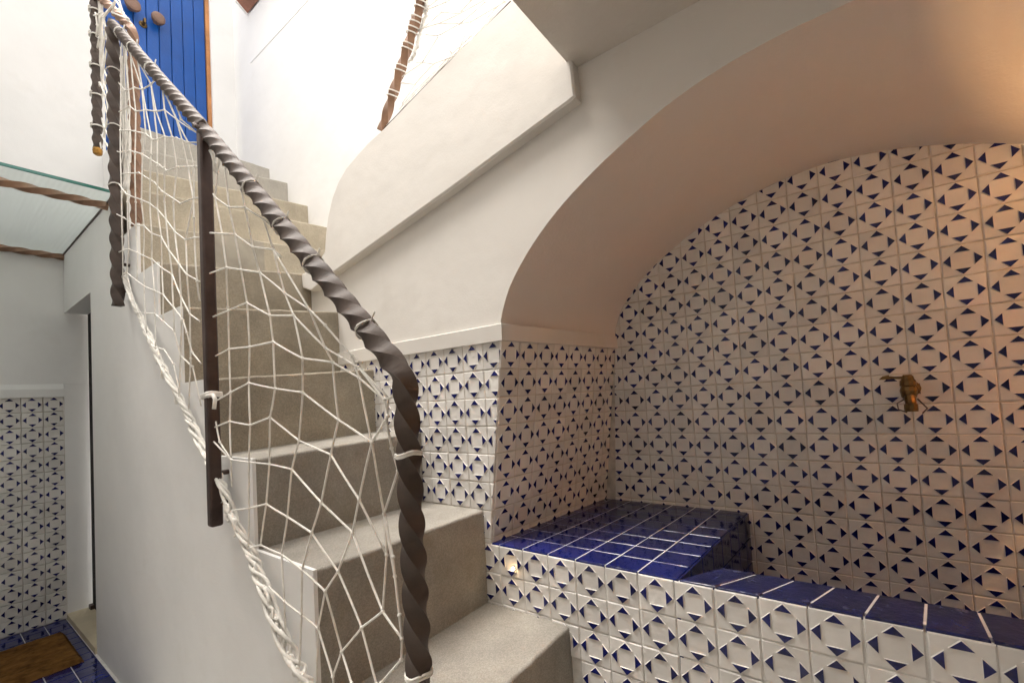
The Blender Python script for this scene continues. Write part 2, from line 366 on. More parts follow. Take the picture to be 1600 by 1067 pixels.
# ------------------------------------------------------------------ house wall with the door openings
house = thing('house_wall', 'white house wall behind the stairs, tiled low down under the glass canopy', 'wall', (-6, YL, FLOOR))
DX0, DX1 = -4.15, 2.65                   # blue door opening
mb = MB()
T = 3.0
mb.box((-30, YL, 0.95), (DX0, YL+T, 55)); mb.box((DX1, YL, 17.2), (XW+0.5, YL+T, 55)); mb.box((DX0, YL, 38), (DX1, YL+T, 55)); mb.box((DX0, YL+0.002, 0.95), (DX1, YL+T, 17.15))
mb.box((-30, YL+0.06, FLOOR-1), (-4.4, YL+T, 0.95))
mb.build('plaster', [PLASTER, GROUT], house)
mb = MB(); mb.box((-30, YL+0.03, FLOOR-0.5), (-6.44, YL+0.06, 0.3)); mb.build('grout_bed', [GROUT], house)
mb = MB(); mb.box((-6.44, YL+0.01, FLOOR-0.5), (-4.5, YL+0.055, 0.94)); mb.build('door_reveal', [PLASTER], house)
mb = MB(); V = [(-30, YL-0.2, 0.28), (-6.42, YL-0.2, 0.28), (-6.42, YL-0.28, 0.8), (-30, YL-0.28, 0.8)]
mb.hexa([(-30, YL-0.22, 0.12), (-6.46, YL-0.22, 0.12), (-6.46, YL+0.05, 0.12), (-30, YL+0.05, 0.12)], [(-30, YL-0.22, 0.62), (-6.46, YL-0.22, 0.62), (-6.46, YL-0.02, 0.95), (-30, YL-0.02, 0.95)])
mb.build('cap_moulding', [PLASTER], house)
TS = 0.94
lay(house, (0, YL-0.07, 0), (1, 0, 0), (0, 0, 1), [-6.92-TS*i for i in range(6)], [-0.33-TS*j for j in range(15)], size=TS,
    region=[(-20, FLOOR+0.02), (-6.47, FLOOR+0.02), (-6.47, 0.13), (-20, 0.13)])

# tall white wall right of the upper steps, with a thin band
uw = thing('upper_wall', 'tall bright white wall rising behind the curved parapet', 'wall', (XW, 12, 0))
mb = MB(); mb.box((XW, -3.2, 9.5), (XW+3, YL-0.002, 55)); mb.box((XW+0.002, 1.2, 2), (XW+2.9, YL-0.004, 9.499)); mb.build('plaster', [PLASTER], uw)
mb = MB(); mb.box((XW-0.03, 0, 27.15), (XW+0.1, 27.9, 60)); mb.build('upper_storey', [PLASTER], uw)
ev = thing('eave_beam', 'short terracotta eave end at the top beside the blue door', 'beam', (XW-0.4, 26, 31.4))
mb = MB(); mb.hexa([(XW-0.95, 27.9, 31.9), (XW-0.12, 27.9, 31.35), (XW-0.12, 18, 31.35), (XW-0.95, 18, 31.9)], [(XW-0.95, 27.9, 33.6), (XW-0.12, 27.9, 33.6), (XW-0.12, 18, 33.6), (XW-0.95, 18, 33.6)])
mb.build('beam_body', [TERRACOTTA], ev)
mb = MB(); mb.tube([(XW-0.97, 28.0, 31.85), (XW-0.55, 28.0, 31.6), (XW-0.1, 28.0, 31.3)], 0.1, 6); mb.build('mortar_edge', [PLASTER], ev)

# ------------------------------------------------------------------ stair side wall (white skin that follows the steps) with the passage opening
side = thing('stair_side_wall', 'white stepped side wall of the stairs with a doorway at its far end', 'wall', (XS, 10, FLOOR))
DY0, DY1, DZ = 23.6, YL-0.01, 5.58
mb = MB(); ys = [s_[0] for s_ in STEPS]+[DY0, DY1]
ys = sorted(ys)
def ztopL(y):
    z = FLOOR
    for (yy, zl, zr) in STEPS:
        if y >= yy-1e-6: z = zl
    return z
SK0, SK1 = XS-0.04, XS+0.06
CANZ = 9.6           # the flank stands back above the canopy
mb = MB(); cols_ = []
for a, b in zip(ys[:-1], ys[1:]): cols_.append((a, b, DZ if a >= DY0-1e-6 else FLOOR-1, min(CANZ, ztopL(a)+0.012)))
for x in (SK0, SK1):
    for a, b, lo, hi in cols_: mb.poly([(x, a, lo), (x, a, hi), (x, b, hi), (x, b, lo)])
for (a, b, lo, hi) in cols_:
    mb.poly([(SK0, a, hi), (SK1, a, hi), (SK1, b, hi), (SK0, b, hi)])
for i, (y, zl, zr) in enumerate(STEPS):
    zp = FLOOR-1 if i == 0 else STEPS[i-1][1]+0.012
    if y < 17.3: mb.poly([(SK0, y, zp), (SK1, y, zp), (SK1, y, zl+0.012), (SK0, y, zl+0.012)])
def flank(y): return XS if y <= 16 else min(-4.3, XS + (y-16)*(XS+4.3)/(16-25.4))
for (a, zl, zr), b in zip(STEPS[9:], [s_[0] for s_ in STEPS[10:]]+[DY1]):
    xa, xb = flank(a), flank(b)
    mb.poly([(xa-0.03, a, CANZ-0.3), (xa-0.03, a, zl+0.012), (xb-0.03, b, zl+0.012), (xb-0.03, b, CANZ-0.3)])
    mb.poly([(xa-0.03, a, zl+0.012), (xa+0.1, a, zl+0.012), (xb+0.1, b, zl+0.012), (xb-0.03, b, zl+0.012)])
    mb.poly([(xa-0.03, a, zl-4), (xa+0.1, a, zl-4), (xa+0.1, a, zl+0.012), (xa-0.03, a, zl+0.012)])
mb.poly([(SK0, 17.4, CANZ-0.01), (SK1, 17.4, CANZ-0.01), (-4.0, DY1, CANZ-0.01), (SK0, DY1, CANZ-0.01)])
mb.build('plaster', [PLASTER], side)
mb = MB(); mb.box((SK0+0.002, DY0, DZ), (-4.9, DY1, DZ+0.15)); mb.box((SK0+0.002, DY0-0.3, FLOOR), (-4.9, DY0, DZ+0.15)); mb.build('doorway_reveal', [PLASTER], side)
mb = MB(); mb.box((XS-0.12, DY0-0.02, FLOOR-0.3), (-4.9, DY1, FLOOR+0.28)); mb.build('threshold', [STONE], side)
pd = thing('passage_door', 'nearly black door standing in the doorway under the stairs', 'door', (-5.2, 27, FLOOR+0.28))
mb = MB(); mb.box((-5.3, DY0+0.02, FLOOR+0.3), (-5.05, DY1-0.3, DZ-0.02)); mb.build('door_leaf', [BLACK], pd)
for z in (-11.9, -7.0, -1.0, 3.5):
    mb = MB(); mb.lathe((-5.3, 28.6, z), (-1, 0, 0), [(0, 0.05), (0.03, 0.045), (0.05, 0.02)], 8); mb.build('stud', [STEEL], pd)
mb = MB(); mb.box((-5.5, 30.2, FLOOR+0.29), (-5.3, 30.7, FLOOR+0.55)); mb.build('floor_bolt', [DARK_IRON], pd)

# ------------------------------------------------------------------ steps
st = thing('staircase', 'speckled concrete steps climbing to the blue door', 'staircase', (-3, 5, FLOOR))
for i, (y, zl, zr) in enumerate(STEPS):
    y2 = STEPS[i+1][0]+0.5 if i+1 < len(STEPS) else YL-0.004
    zp = STEPS[i-1][2] if i else FLOOR
    depth = zr - zp + 0.6
    xl, xr = (XS+0.04 if i < 9 else flank(y2)+0.05), (0.3 if i < 8 else XW+0.3)
    sl_ = (zr-zl)/6.35
    if i >= 9: xl = flank(y)+0.05
    r = 0.09; sec = [(y2, 0), (y+r, 0)]
    for k in range(1, 5): a = math.pi/2*k/5; sec.append((y+r-r*math.sin(a), -r+r*math.cos(a)))
    sec += [(y, -r), (y, -depth), (y2, -depth)]
    NX = 24; mb = MB(); n = len(sec)
    rnd = random.Random(i)
    wob = [rnd.gauss(0, 0.012) for _ in range(NX+1)]
    for k in range(NX+1):
        x = xl+(xr-xl)*k/NX; z = zr + sl_*x
        for q, (yy, dz) in enumerate(sec): mb.V.append((x, yy + (wob[k] if 1 <= q <= n-3 else 0), z+dz + (wob[-k-1]*0.6 if 1 <= q <= n-3 else 0)))
    for k in range(NX):
        for q in range(n):
            q2 = (q+1) % n; mb.F.append((k*n+q, k*n+q2, (k+1)*n+q2, (k+1)*n+q)); mb.M.append(0)
    mb.F.append(tuple(range(n))); mb.F.append(tuple(NX*n+q for q in reversed(range(n)))); mb.M += [0, 0]
    ms = CONCRETE if i <= 4 else (OLD_CONCRETE if i <= 7 else SANDY_CONCRETE if i <= 10 else PALE_CONCRETE)
    o = mb.build('step', [ms], st)
    if i == 8:
        o['label'] = 'step with a grey cement patch on its riser'
        a, b = ony(327, 338, y-0.02), ony(411, 347, y-0.02)
        mb = MB(); mb.box((a.x, y-0.02, 5.0), (b.x, y+0.05, 7.42)); mb.build('cement_patch', [PATCH], o)

# ------------------------------------------------------------------ arched wall with parapet
aw = thing('arched_wall', 'white plaster wall with a wide arch, tiled beside the steps', 'wall', (0, -3, FLOOR))
CAPZ0, CAPZ1 = 0.47, 1.08
def par_bot(y): return 4.72 + (9.9-y)*(7.3-4.72)/(9.9+3.5)
mb = MB()
ZT = 8.52
for a, b in zip(AF[:-1], AF[1:]): mb.poly([(0, a[0], a[1]), (0, b[0], b[1]), (0, b[0], 10), (0, a[0], 10)])
lft = [0.02, 2, 4, 6, 8, 9.9, 11.3, 12.2]
for a, b in zip(lft[:-1], lft[1:]):
    za = min(10, par_bot(a)+0.5) if a < 10 else 4.85; zb = min(10, par_bot(b)+0.5) if b < 9.95 else 4.85
    mb.poly([(0, b, 0.75), (0, a, 0.75), (0, a, za if a > 0.1 else 10), (0, b, zb)])
yr = AF[-1][0]
mb.poly([(0, yr, FLOOR-1), (0, yr-14, FLOOR-1), (0, yr-14, 10), (0, yr, 10)])
mb.poly([(0, 12.2, 0.75), (1.5, 12.2, 0.75), (1.5, 12.2, 4.85), (0, 12.2, 4.85)])
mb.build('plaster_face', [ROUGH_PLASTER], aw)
mb = MB(); mb.poly([(0.03, jamb_y(0, -16), -16), (0.03, 13, -16), (0.03, 13, 0.8), (0.03, 0.0, 0.8)]); mb.build('grout_bed', [GROUT], aw)
# cap moulding along the stair side and round the alcove jamb
mb = MB()
def capsec(P, Q, nrm_p, nrm_q):
    lo = [Vector(P)+Vector(nrm_p)*0.10+Vector((0, 0, CAPZ0)), Vector(Q)+Vector(nrm_q)*0.10+Vector((0, 0, CAPZ0))]
    hi = [Vector(P)+Vector(nrm_p)*0.12+Vector((0, 0, CAPZ1-0.05)), Vector(Q)+Vector(nrm_q)*0.12+Vector((0, 0, CAPZ1-0.05))]
    tp = [Vector(P)-Vector(nrm_p)*0.02+Vector((0, 0, CAPZ1)), Vector(Q)-Vector(nrm_q)*0.02+Vector((0, 0, CAPZ1))]
    bk = [Vector(P)-Vector(nrm_p)*0.06+Vector((0, 0, CAPZ0)), Vector(Q)-Vector(nrm_q)*0.06+Vector((0, 0, CAPZ0))]
    for a, b in ((bk, lo), (lo, hi), (hi, tp)): mb.poly([a[0], a[1], b[1], b[0]])
capsec((0, 10.6, 0), (0, 0.0, 0), (-1, 0, 0), (-1, -1, 0))
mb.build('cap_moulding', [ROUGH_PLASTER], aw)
# tiles beside the steps
def keep_stair(u, v):
    y = -u; zz = FLOOR
    for (yy, zl, zr) in STEPS:
        if y+0.5 >= yy: zz = zr
    y0_ = y-0.5; z0 = FLOOR
    for (yy, zl, zr) in STEPS:
        if y0_ >= yy: z0 = zr
    return v+0.5 > z0 and v-0.5 < CAPZ0
lay(aw, (0.0, 0, 0), (0, -1, 0), (0, 0, 1), [-(0.89-0.5+k) for k in range(0, 11)], [-j for j in range(0, 8)],
    region=[(-11.3, -6.64), (-jamb_y(0, -6.64)-0.015, -6.64), (-jamb_y(0, 0.5)-0.015, 0.5), (-11.3, 0.5)], keep=keep_stair)

# parapet
par = thing('curved_parapet', 'smooth white stair parapet with a rounded lower end', 'parapet', (0, 4, 5))
PP = [(12.35, 5.32), (12.28, 4.62), (11.5, 4.32), (9.9, 4.72), (1.85, 6.23), (-3.38, 7.28), (-3.6, 7.35), (-3.55, 8.5), (-3.5, 12.02), (-1.37, 11.55), (0.37, 11.23), (2.5, 10.75), (5.36, 10.05), (6.4, 9.88), (7.21, 9.65), (8.1, 9.35), (8.77, 8.92), (9.3, 8.35), (9.74, 7.54), (10.0, 6.7), (10.13, 5.98), (10.6, 5.7), (11.27, 5.42)]
x0, x1, bv = -0.42, 1.4, 0.06
def insetp(P, d):
    out = []; n = len(P)
    for i in range(n):
        a, b, c = Vector(P[i-1]), Vector(P[i]), Vector(P[(i+1) % n])
        e1 = (b-a).normalized(); e2 = (c-b).normalized(); n1 = Vector((e1.y, -e1.x)); n2 = Vector((e2.y, -e2.x)); nn = n1+n2
        nn = nn/max(0.3, nn.dot(nn)/2) if nn.length > 1e-6 else n1
        out.append(tuple(b - nn*d))
    return out
def signed(P): return sum(P[i][0]*P[(i+1) % len(P)][1]-P[(i+1) % len(P)][0]*P[i][1] for i in range(len(P)))
if signed(PP) < 0: PP = PP[::-1]
PI_ = insetp(PP, bv)
mb = MB(); n = len(PP)
mb.V = [(x0, y, z) for y, z in PI_]+[(x0+bv, y, z) for y, z in PP]+[(x1, y, z) for y, z in PP]
mb.F = [tuple(range(n))[::-1]]+[(l*n+i, l*n+(i+1) % n, (l+1)*n+(i+1) % n, (l+1)*n+i) for l in (0, 1) for i in range(n)]+[tuple(range(2*n, 3*n))]
mb.M = [0]*len(mb.F)
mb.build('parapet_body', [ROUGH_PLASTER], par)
# landing slab whose underside shows top right
pw_ = thing('sky_blocking_wall', 'unseen white wall behind the viewpoint, added to hold back sky light', 'wall', (-17, 0, FLOOR))
mb = MB(); mb.box((-20, -28, FLOOR), (-17, YL-0.01, 34)); mb.box((-17, -28, FLOOR), (3, -26, 8.49)); mb.build('plaster', [PLASTER], pw_); pw_['kind'] = 'structure'; del pw_['category']  # added out of view; tall side keeps low sky light off the parapet
slab = thing('landing_slab', 'shaded underside of the upper landing at the top edge', 'ceiling', (-3, -12, 8.5))
mb = MB(); mb.hexa([(-14.0, -3.4, 8.5), (-14.0, -27, 8.5), (0.4, -27, 8.5), (0.4, -3.4, 8.5)], [(-14.0, -3.4, 11), (-14.0, -27, 11), (0.4, -27, 11), (0.4, -3.4, 11)]); mb.build('slab_body', [SOFFIT], slab)  # stretched beyond the view to cut sky light reaching the alcove

# ------------------------------------------------------------------ alcove
al = thing('alcove', 'deep vaulted alcove lined with blue and white tiles', 'alcove', (4, AC, FLOOR))
NX = 10; mb = MB()
for k in range(NX+1):
    t = k/NX
    for a, b in zip(AF, AB): mb.V.append((D*1.02*t, a[0]+(b[0]-a[0])*t, a[1]+(b[1]-a[1])*t))
n = len(AF)
for k in range(NX):
    for i in range(n-1): mb.F.append((k*n+i, (k+1)*n+i, (k+1)*n+i+1, k*n+i+1)); mb.M.append(0)
mb.build('vault', [VAULT_PLASTER], al, smooth=True)
# side wall (jamb) left
sw = MB(); sw.poly([(0.0, jamb_y(0, -12)+0.035, -12), (D+0.2, jamb_y(D+0.2, -12)+0.035, -12), (D+0.2, jamb_y(D+0.2, 1.0)+0.035, 1.0), (0.0, jamb_y(0, 1.0)+0.035, 1.0)])
sw = sw.build('side_wall', [GROUT], al)
O = Vector((0, jamb_y(0, 0), 0)); eu = Vector((1, JS, 0)); ev_ = Vector((0, BAT, 1))
lay(sw, O, eu, ev_, [k+0.5 for k in range(8)], [-j for j in range(8)], region=[(0.012, -6.7), (D*1.008, -6.7), (D*1.008, 0.5), (0.012, 0.5)])
mb = MB(); 
capP, capQ = (0, jamb_y(0, 0.75), 0), (D+0.1, jamb_y(D+0.1, 0.75), 0)
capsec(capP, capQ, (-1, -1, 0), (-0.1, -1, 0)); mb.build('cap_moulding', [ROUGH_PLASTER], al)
mb = MB(); yj = 2*AC
mb.poly([(0, yj-jamb_y(0, -14), -14), (0, yj-jamb_y(0, 0.8), 0.8), (D, yj-jamb_y(D, 0.8), 0.8), (D, yj-jamb_y(D, -14), -14)]); mb.build('far_side_wall', [TILE_WHITE], al)
bw = MB(); bw.poly([(D+0.035, jamb_y(D, -12), -12)]+[(D+0.035, y, z) for y, z in AB]+[(D+0.035, yj-jamb_y(D, -12), -12)]); 
bw = bw.build('back_wall', [GROUT], al)
regb = [(-jamb_y(D, -10.3), -10.3), (17.3, -10.3)] + [(-y, z-0.03) for y, z in reversed(AB) if y > -17.3] 
lay(bw, (D, 0, 0), (0, -1, 0), (0, 0, 1), [1.198+0.5+i for i in range(-2, 15)], [6-j for j in range(0, 17)], region=regb)

# ------------------------------------------------------------------ wash bench with basin
wb = thing('wash_bench', 'tiled wash bench with deep blue top and basin in the alcove', 'bench', (3.5, AC, FLOOR))
def fanL(x): return jamb_y(x, BENCH)-0.02
def fanR(x): return -5.46-0.075*x
mb = MB()
mb.box((0.03, -20.2, FLOOR), (0.2, 3, BENCH-0.1)); mb.hexa([(0.2, -5.7, FLOOR), (0.2, -20.2, FLOOR), (1.32, -20.2, FLOOR), (1.32, -6.35, FLOOR)], [(0.2, -5.7, BENCH-0.014), (0.2, -20.2, BENCH-0.014), (1.32, -20.2, BENCH-0.014), (1.32, -6.35, BENCH-0.014)])
mb.build('curb_body', [PALE_GROUT], wb)
mb = MB(); mb.hexa([(0.2, 1.6, FLOOR), (0.2, -5.4, FLOOR), (D, -5.94, FLOOR), (D, 1.6, FLOOR)], [(0.03, 1.6, BENCH-0.012), (0.03, -5.40, BENCH-0.012), (D, -5.94, BENCH-0.012), (D, 1.6, BENCH-0.012)])
mb.build('bench_body', [PALE_GROUT], wb)
mb = MB(); mb.box((1.32, -20, -10.4), (D, -5.0, -10.3)); mb.build('basin_floor', [DEEP_BLUE], wb)
# blue top: seven columns fanning with the splayed side wall
cols_y = [None]+[0.627-i for i in range(6)]+[None]
def jy(c, x):
    if c == 0: return fanL(x)
    if c == 7: return fanR(x)
    return 0.627-(c-1)-(0.119-(c/7)*0.045)*x
rows = [0.0]+[0.98*k for k in range(1, 8)]+[D-0.02]
for c in range(7):
    for r in range(len(rows)-1):
        xa, xb = rows[r], rows[r+1]
        q = [(xa, jy(c+1, xa), BENCH), (xb, jy(c+1, xb), BENCH), (xb, jy(c, xb), BENCH), (xa, jy(c, xa), BENCH)]
        quad_tile(wb, q, [DEEP_BLUE], gap=0.042, bev=0.012)
# side of the bench towards the basin
for r in range(len(rows)-1):
    for k in range(3):
        xa, xb = rows[r], rows[r+1]; z1 = BENCH-k*0.95-0.02; z0 = z1-0.93
        quad_tile(wb, [(xa, fanR(xa)-0.03, z0), (xb, fanR(xb)-0.03, z0), (xb, fanR(xb)-0.03, z1), (xa, fanR(xa)-0.03, z1)], [DEEP_BLUE], gap=0.03, bev=0.012)
# curb tops with fanned joints
jo = [-5.5-1*i for i in range(15)]; jo[1:] = [-6.41, -7.39, -8.39, -9.4, -10.37, -11.33]+[-12.3-i for i in range(8)]
sk = [0.83, 0.80, 0.67, 0.5, 0.33, 0.18, 0.04]+[-0.05]*8
for i in range(len(jo)-1):
    a0, a1, s0, s1 = jo[i], jo[i+1], sk[i], sk[i+1]
    quad_tile(wb, [(0.0, a1, BENCH), (1.4, a1-s1, BENCH), (1.4, a0-s0, BENCH), (0.0, a0, BENCH)], [CURB_BLUE], gap=0.055, bev=0.02)
mb = MB(); mb.box((1.325, -20, -10.3), (1.38, -6.2, BENCH-0.1)); mb.build('basin_wall', [CURB_BLUE], wb)
# patterned front
lay(wb, (0.0, 0, 0), (0, -1, 0), (0, 0, 1), [-(0.627-0.5-i) for i in range(-1, 14)], [BENCH-0.04-0.5-j for j in range(0, 6)],
    region=[(-1.7, -14), (20, -14), (20, BENCH-0.03), (-1.7, BENCH-0.03)], keep=lambda u, v: not (-u > -2.5 and v < -9.3))
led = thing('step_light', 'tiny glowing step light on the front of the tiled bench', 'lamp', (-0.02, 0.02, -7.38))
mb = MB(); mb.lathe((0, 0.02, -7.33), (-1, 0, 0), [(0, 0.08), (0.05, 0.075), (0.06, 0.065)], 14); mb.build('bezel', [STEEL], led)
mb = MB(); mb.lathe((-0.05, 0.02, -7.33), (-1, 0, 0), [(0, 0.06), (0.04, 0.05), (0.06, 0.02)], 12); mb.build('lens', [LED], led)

# ------------------------------------------------------------------ tap
tap = thing('brass_tap', 'aged brass garden tap on the tiled alcove wall', 'tap', (D, -11.1, -2.6))
TY, TZ = -11.08, -2.0
mb = MB(); mb.lathe((D, TY-0.12, TZ+0.02), (-1, 0.12, 0), [(0, 0.26), (0.06, 0.26), (0.1, 0.16), (0.42, 0.14), (0.46, 0.2), (0.6, 0.2), (0.64, 0.14)], 12); mb.build('inlet', [BRASS], tap, smooth=False)
mb = MB(); mb.lathe((D-0.66, TY, TZ-0.32), (0, 0, 1), [(0, 0.13), (0.08, 0.19), (0.3, 0.22), (0.42, 0.18), (0.46, 0.21), (0.6, 0.2), (0.66, 0.16), (0.74, 0.15), (0.8, 0.1)], 12); mb.build('valve_body', [BRASS], tap)
mb = MB(); mb.tube([(D-0.66, TY, TZ-0.2), (D-0.85, TY, TZ-0.28), (D-0.92, TY, TZ-0.4), (D-0.92, TY, TZ-0.66)], [0.15, 0.15, 0.14, 0.13], 10); mb.lathe((D-0.92, TY, TZ-0.68), (0, 0, 1), [(0, 0.17), (0.22, 0.17), (0.24, 0.13)], 10); mb.build('spout', [BRASS], tap)
mb = MB(); mb.tube([(D-0.66, TY, TZ+0.38), (D-0.68, TY+0.3, TZ+0.40), (D-0.7, TY+0.45, TZ+0.42)], [0.05, 0.04, 0.05], 6)
mb.hexa([(D-0.78, TY+0.42, TZ+0.36), (D-0.62, TY+0.42, TZ+0.36), (D-0.62, TY+0.72, TZ+0.36), (D-0.78, TY+0.72, TZ+0.36)], [(D-0.75, TY+0.46, TZ+0.5), (D-0.65, TY+0.46, TZ+0.5), (D-0.65, TY+0.62, TZ+0.47), (D-0.75, TY+0.62, TZ+0.47)]); mb.build('lever', [BRASS], tap)
mb = MB(); mb.tube([(D-0.7, TY+0.12, TZ-0.3), (D-0.8, TY+0.32, TZ-0.42), (D-0.8, TY+0.3, TZ-0.62), (D-0.85, TY+0.1, TZ-0.72)], 0.022, 5); mb.build('wire_loop', [DARK_IRON], tap)
mb = MB(); mb.tube([(D-0.6, TY-0.2, TZ-0.3), (D-0.5, TY-0.42, TZ-0.62), (D-0.45, TY-0.3, TZ-0.78)], 0.022, 5); mb.build('wire_tail', [DARK_IRON], tap)

# ------------------------------------------------------------------ wall lamp just right of the view, inside the alcove
LP = Vector((4.2, -17.6, 2.5))
wl = thing('wall_lamp', 'warm lit clay wall lamp in the right end of the alcove', 'lamp', (LP.x, LP.y, 1.0))
a = -0.09; ex = Vector((math.cos(a), math.sin(a), 0)); ey = Vector((-math.sin(a), math.cos(a), 0))
mb = MB(); hx, hy, t_ = 1.6, 0.6, 0.06
for e, f, half, oth, top in ((ey, ex, hy, hx+t_, 0.656), (-ey, ex, hy, hx+t_, 0.656), (ex, ey, hx, hy-0.002, 0.3), (-ex, ey, hx, hy-0.002, 0.3)):
    q = [LP+e*(half+dx)+f*(sg*oth) for dx, sg in ((0, -1), (t_, -1), (t_, 1), (0, 1))]
    mb.hexa([p+Vector((0, 0, -0.9)) for p in q], [p+Vector((0, 0, top)) for p in q])
mb.build('shade', [LINEN], wl)
mb = MB(); mb.lathe(LP+Vector((0, 0, -0.55)), (0, 0, 1), [(0, 0.08), (0.12, 0.1), (0.25, 0.2), (0.4, 0.22), (0.52, 0.16), (0.58, 0.05)], 12); mb.build('bulb', [BULB], wl, smooth=True)
mb = MB(); mb.box((LP.x-0.15, LP.y-1.6, LP.z-0.75), (LP.x+0.15, LP.y, LP.z-0.6)); mb.build('bracket', [DARK_IRON], wl)
pl = bpy.data.lights.new('lamp_glow', 'POINT'); pl.energy = 4.8; pl.color = (1.0, 0.55, 0.22); pl.shadow_soft_size = 0.003
po = bpy.data.objects.new('lamp_glow', pl); col.objects.link(po); po.parent = wl; po.location = (LP+Vector((0, 0, 0.26))-WPOS[wl.name])*U

# ------------------------------------------------------------------ blue door
bd = thing('blue_door', 'bright blue plank door at the top of the stairs', 'door', (-0.8, YL+0.4, 17.2))
DYF = YL+0.35
np_ = 8; pw = (DX1-DX0-0.5)/np_
for k in range(np_):
    mb = MB(); xa = DX0+0.2+k*pw; g = 0.018; c_ = 0.04
    mb.hexa([(xa+g, DYF+0.3, 17.25), (xa+g, DYF+c_, 17.25), (xa+g+c_, DYF, 17.25), (xa+pw-g-c_, DYF, 17.25), (xa+pw-g, DYF+c_, 17.25), (xa+pw-g, DYF+0.3, 17.25)],
            [(xa+g, DYF+0.3, 37.7), (xa+g, DYF+c_, 37.7), (xa+g+c_, DYF, 37.7), (xa+pw-g-c_, DYF, 37.7), (xa+pw-g, DYF+c_, 37.7), (xa+pw-g, DYF+0.3, 37.7)]); mb.build('plank', [DOOR_BLUE], bd)
mb = MB(); mb.box((DX0, DYF+0.2, 17.2), (DX1, DYF+0.6, 38)); mb.build('back_panel', [DOOR_BLUE], bd)
mb = MB(); mb.box((DX1-0.28, DYF-0.12, 17.2), (DX1-0.005, DYF+0.3, 38)); mb.build('frame', [WOOD], bd)
kp = ony(247, 30, DYF-0.5)
mb = MB(); mb.lathe((kp.x, DYF, kp.z), (0, -1, 0), [(0, 0.2), (0.1, 0.16), (0.3, 0.2), (0.36, 0.40), (0.55, 0.45), (0.7, 0.42), (0.75, 0.3)], 20); mb.build('knob', [BROWN_WOOD], bd, smooth=False)
k2 = ony(207, 8, DYF-0.5)
mb = MB(); mb.lathe((k2.x, DYF, k2.z), (0, -1, 0), [(0, 0.22), (0.1, 0.18), (0.3, 0.22), (0.36, 0.42), (0.55, 0.5), (0.7, 0.46), (0.75, 0.3)], 20); mb.build('knob', [BROWN_WOOD], bd)
lp = ony(224, 38, DYF-0.1)
mb = MB(); mb.lathe((lp.x, DYF, lp.z), (0, -1, 0), [(0, 0.26), (0.06, 0.25), (0.1, 0.14), (0.2, 0.12)], 14); mb.box((lp.x-0.06, DYF-0.5, lp.z-0.1), (lp.x+0.06, DYF-0.15, lp.z+0.25)); mb.build('lock_key', [BRASS], bd)

# ------------------------------------------------------------------ glass canopy
gc = thing('glass_canopy', 'ribbed greenish glass canopy over the lower passage', 'canopy', (-10, 24.5, 9.2))
CZ = 9.42
mb = MB(); mb.box((-16, 18.3, CZ), (XS-0.05, YL-0.02, CZ+0.1)); mb.build('glass_pane', [GLASS], gc)
mb = MB(); mb.box((-16, 18.2, CZ-0.01), (XS-0.05, 18.295, CZ+0.11)); mb.build('glass_edge', [GLASS_EDGE], gc)
mb = twist_bar([(-16, 19.6, CZ-0.22), (XS-0.02, 19.6, CZ-0.22)], 0.3, 0.9, 0.12); mb.build('front_bar', [RUST], gc)
mb = twist_bar([(-16, 30.75, CZ-0.2), (XS-0.02, 30.75, CZ-0.2)], 0.3, 0.9, 0.15); mb.build('wall_bar', [RUST], gc)
mb = MB(); mb.tube([(XS-0.07, 18.4, CZ-0.05), (XS-0.07, YL-0.05, CZ-0.05)], 0.05, 5); mb.build('seal', [DARK_IRON], gc)

# ------------------------------------------------------------------ doormat
mt = MB(); RX = random.Random(3)
gx, gy = 40, 44; ax, bx_, ay, by_ = -13.5, -6.98, 22.95, 28.2
for i in range(gx+1):
    for j in range(gy+1):
        x = ax+(bx_-ax)*i/gx; y = ay+(by_-ay)*j/gy; e = min(1, min(i, gx-i, j, gy-j)/1.0)
        mt.V.append((x+RX.gauss(0, 0.01), y+RX.gauss(0, 0.01), FLOOR+0.02+e*(0.2+RX.uniform(0, 0.05))))
for i in range(gx):
    for j in range(gy): b = i*(gy+1)+j; mt.F.append((b, b+gy+1, b+gy+2, b+1)); mt.M.append(0)
tag(mt.build('doormat', [COIR]), 'brown coir doormat on the blue tiled floor', 'doormat')

# ------------------------------------------------------------------ railings
RX0 = -6.8
A0, A1 = (RX0, 16.0, 3.4), (RX0, 16.0, 16.45)
pA, pB, pC = Vector((RX0, 15.95, 16.35)), Vector((RX0, 5.98, 7.35)), Vector((RX0, -2.95, -1.0))
rl = thing('lower_handrail', 'twisted bronze handrail with two twisted posts beside the steps', 'railing', (RX0, 6, FLOOR))
twist_bar([pA+Vector((0, 0.2, 0.15)), pB+Vector((0, 0.15, 0.15))], 0.33, 0.55).build('upper_rail', [BRONZE], rl)
cor = round_corner(pB, pC, (RX0, -2.95, -9), 0.3)
twist_bar([pB]+cor+[(RX0, -2.95, -11.85)], 0.34, 0.62).build('lower_rail', [BRONZE], rl)
twist_bar([(RX0-0.02, 16.05, 3.5), (RX0-0.02, 16.05, 16.2)], 0.36, 0.8).build('post', [BRONZE], rl)
mb = MB(); h = 0.17; yb_, xb_ = 6.0, RX0
mb.hexa([(xb_-h, yb_-h, -4.85), (xb_+h, yb_-h, -4.85), (xb_+h, yb_+h, -4.85), (xb_-h, yb_+h, -4.85)], [(xb_-h, yb_-h, 7.2), (xb_+h, yb_-h, 7.2), (xb_+h, yb_+h, 7.35), (xb_-h, yb_+h, 7.35)])
o = mb.build('plain_post', [DARK_IRON], rl); o['label'] = 'plain untwisted dark post'
bm_ = o.modifiers.new('bevel', 'BEVEL'); bm_.width = 0.007; bm_.segments = 3
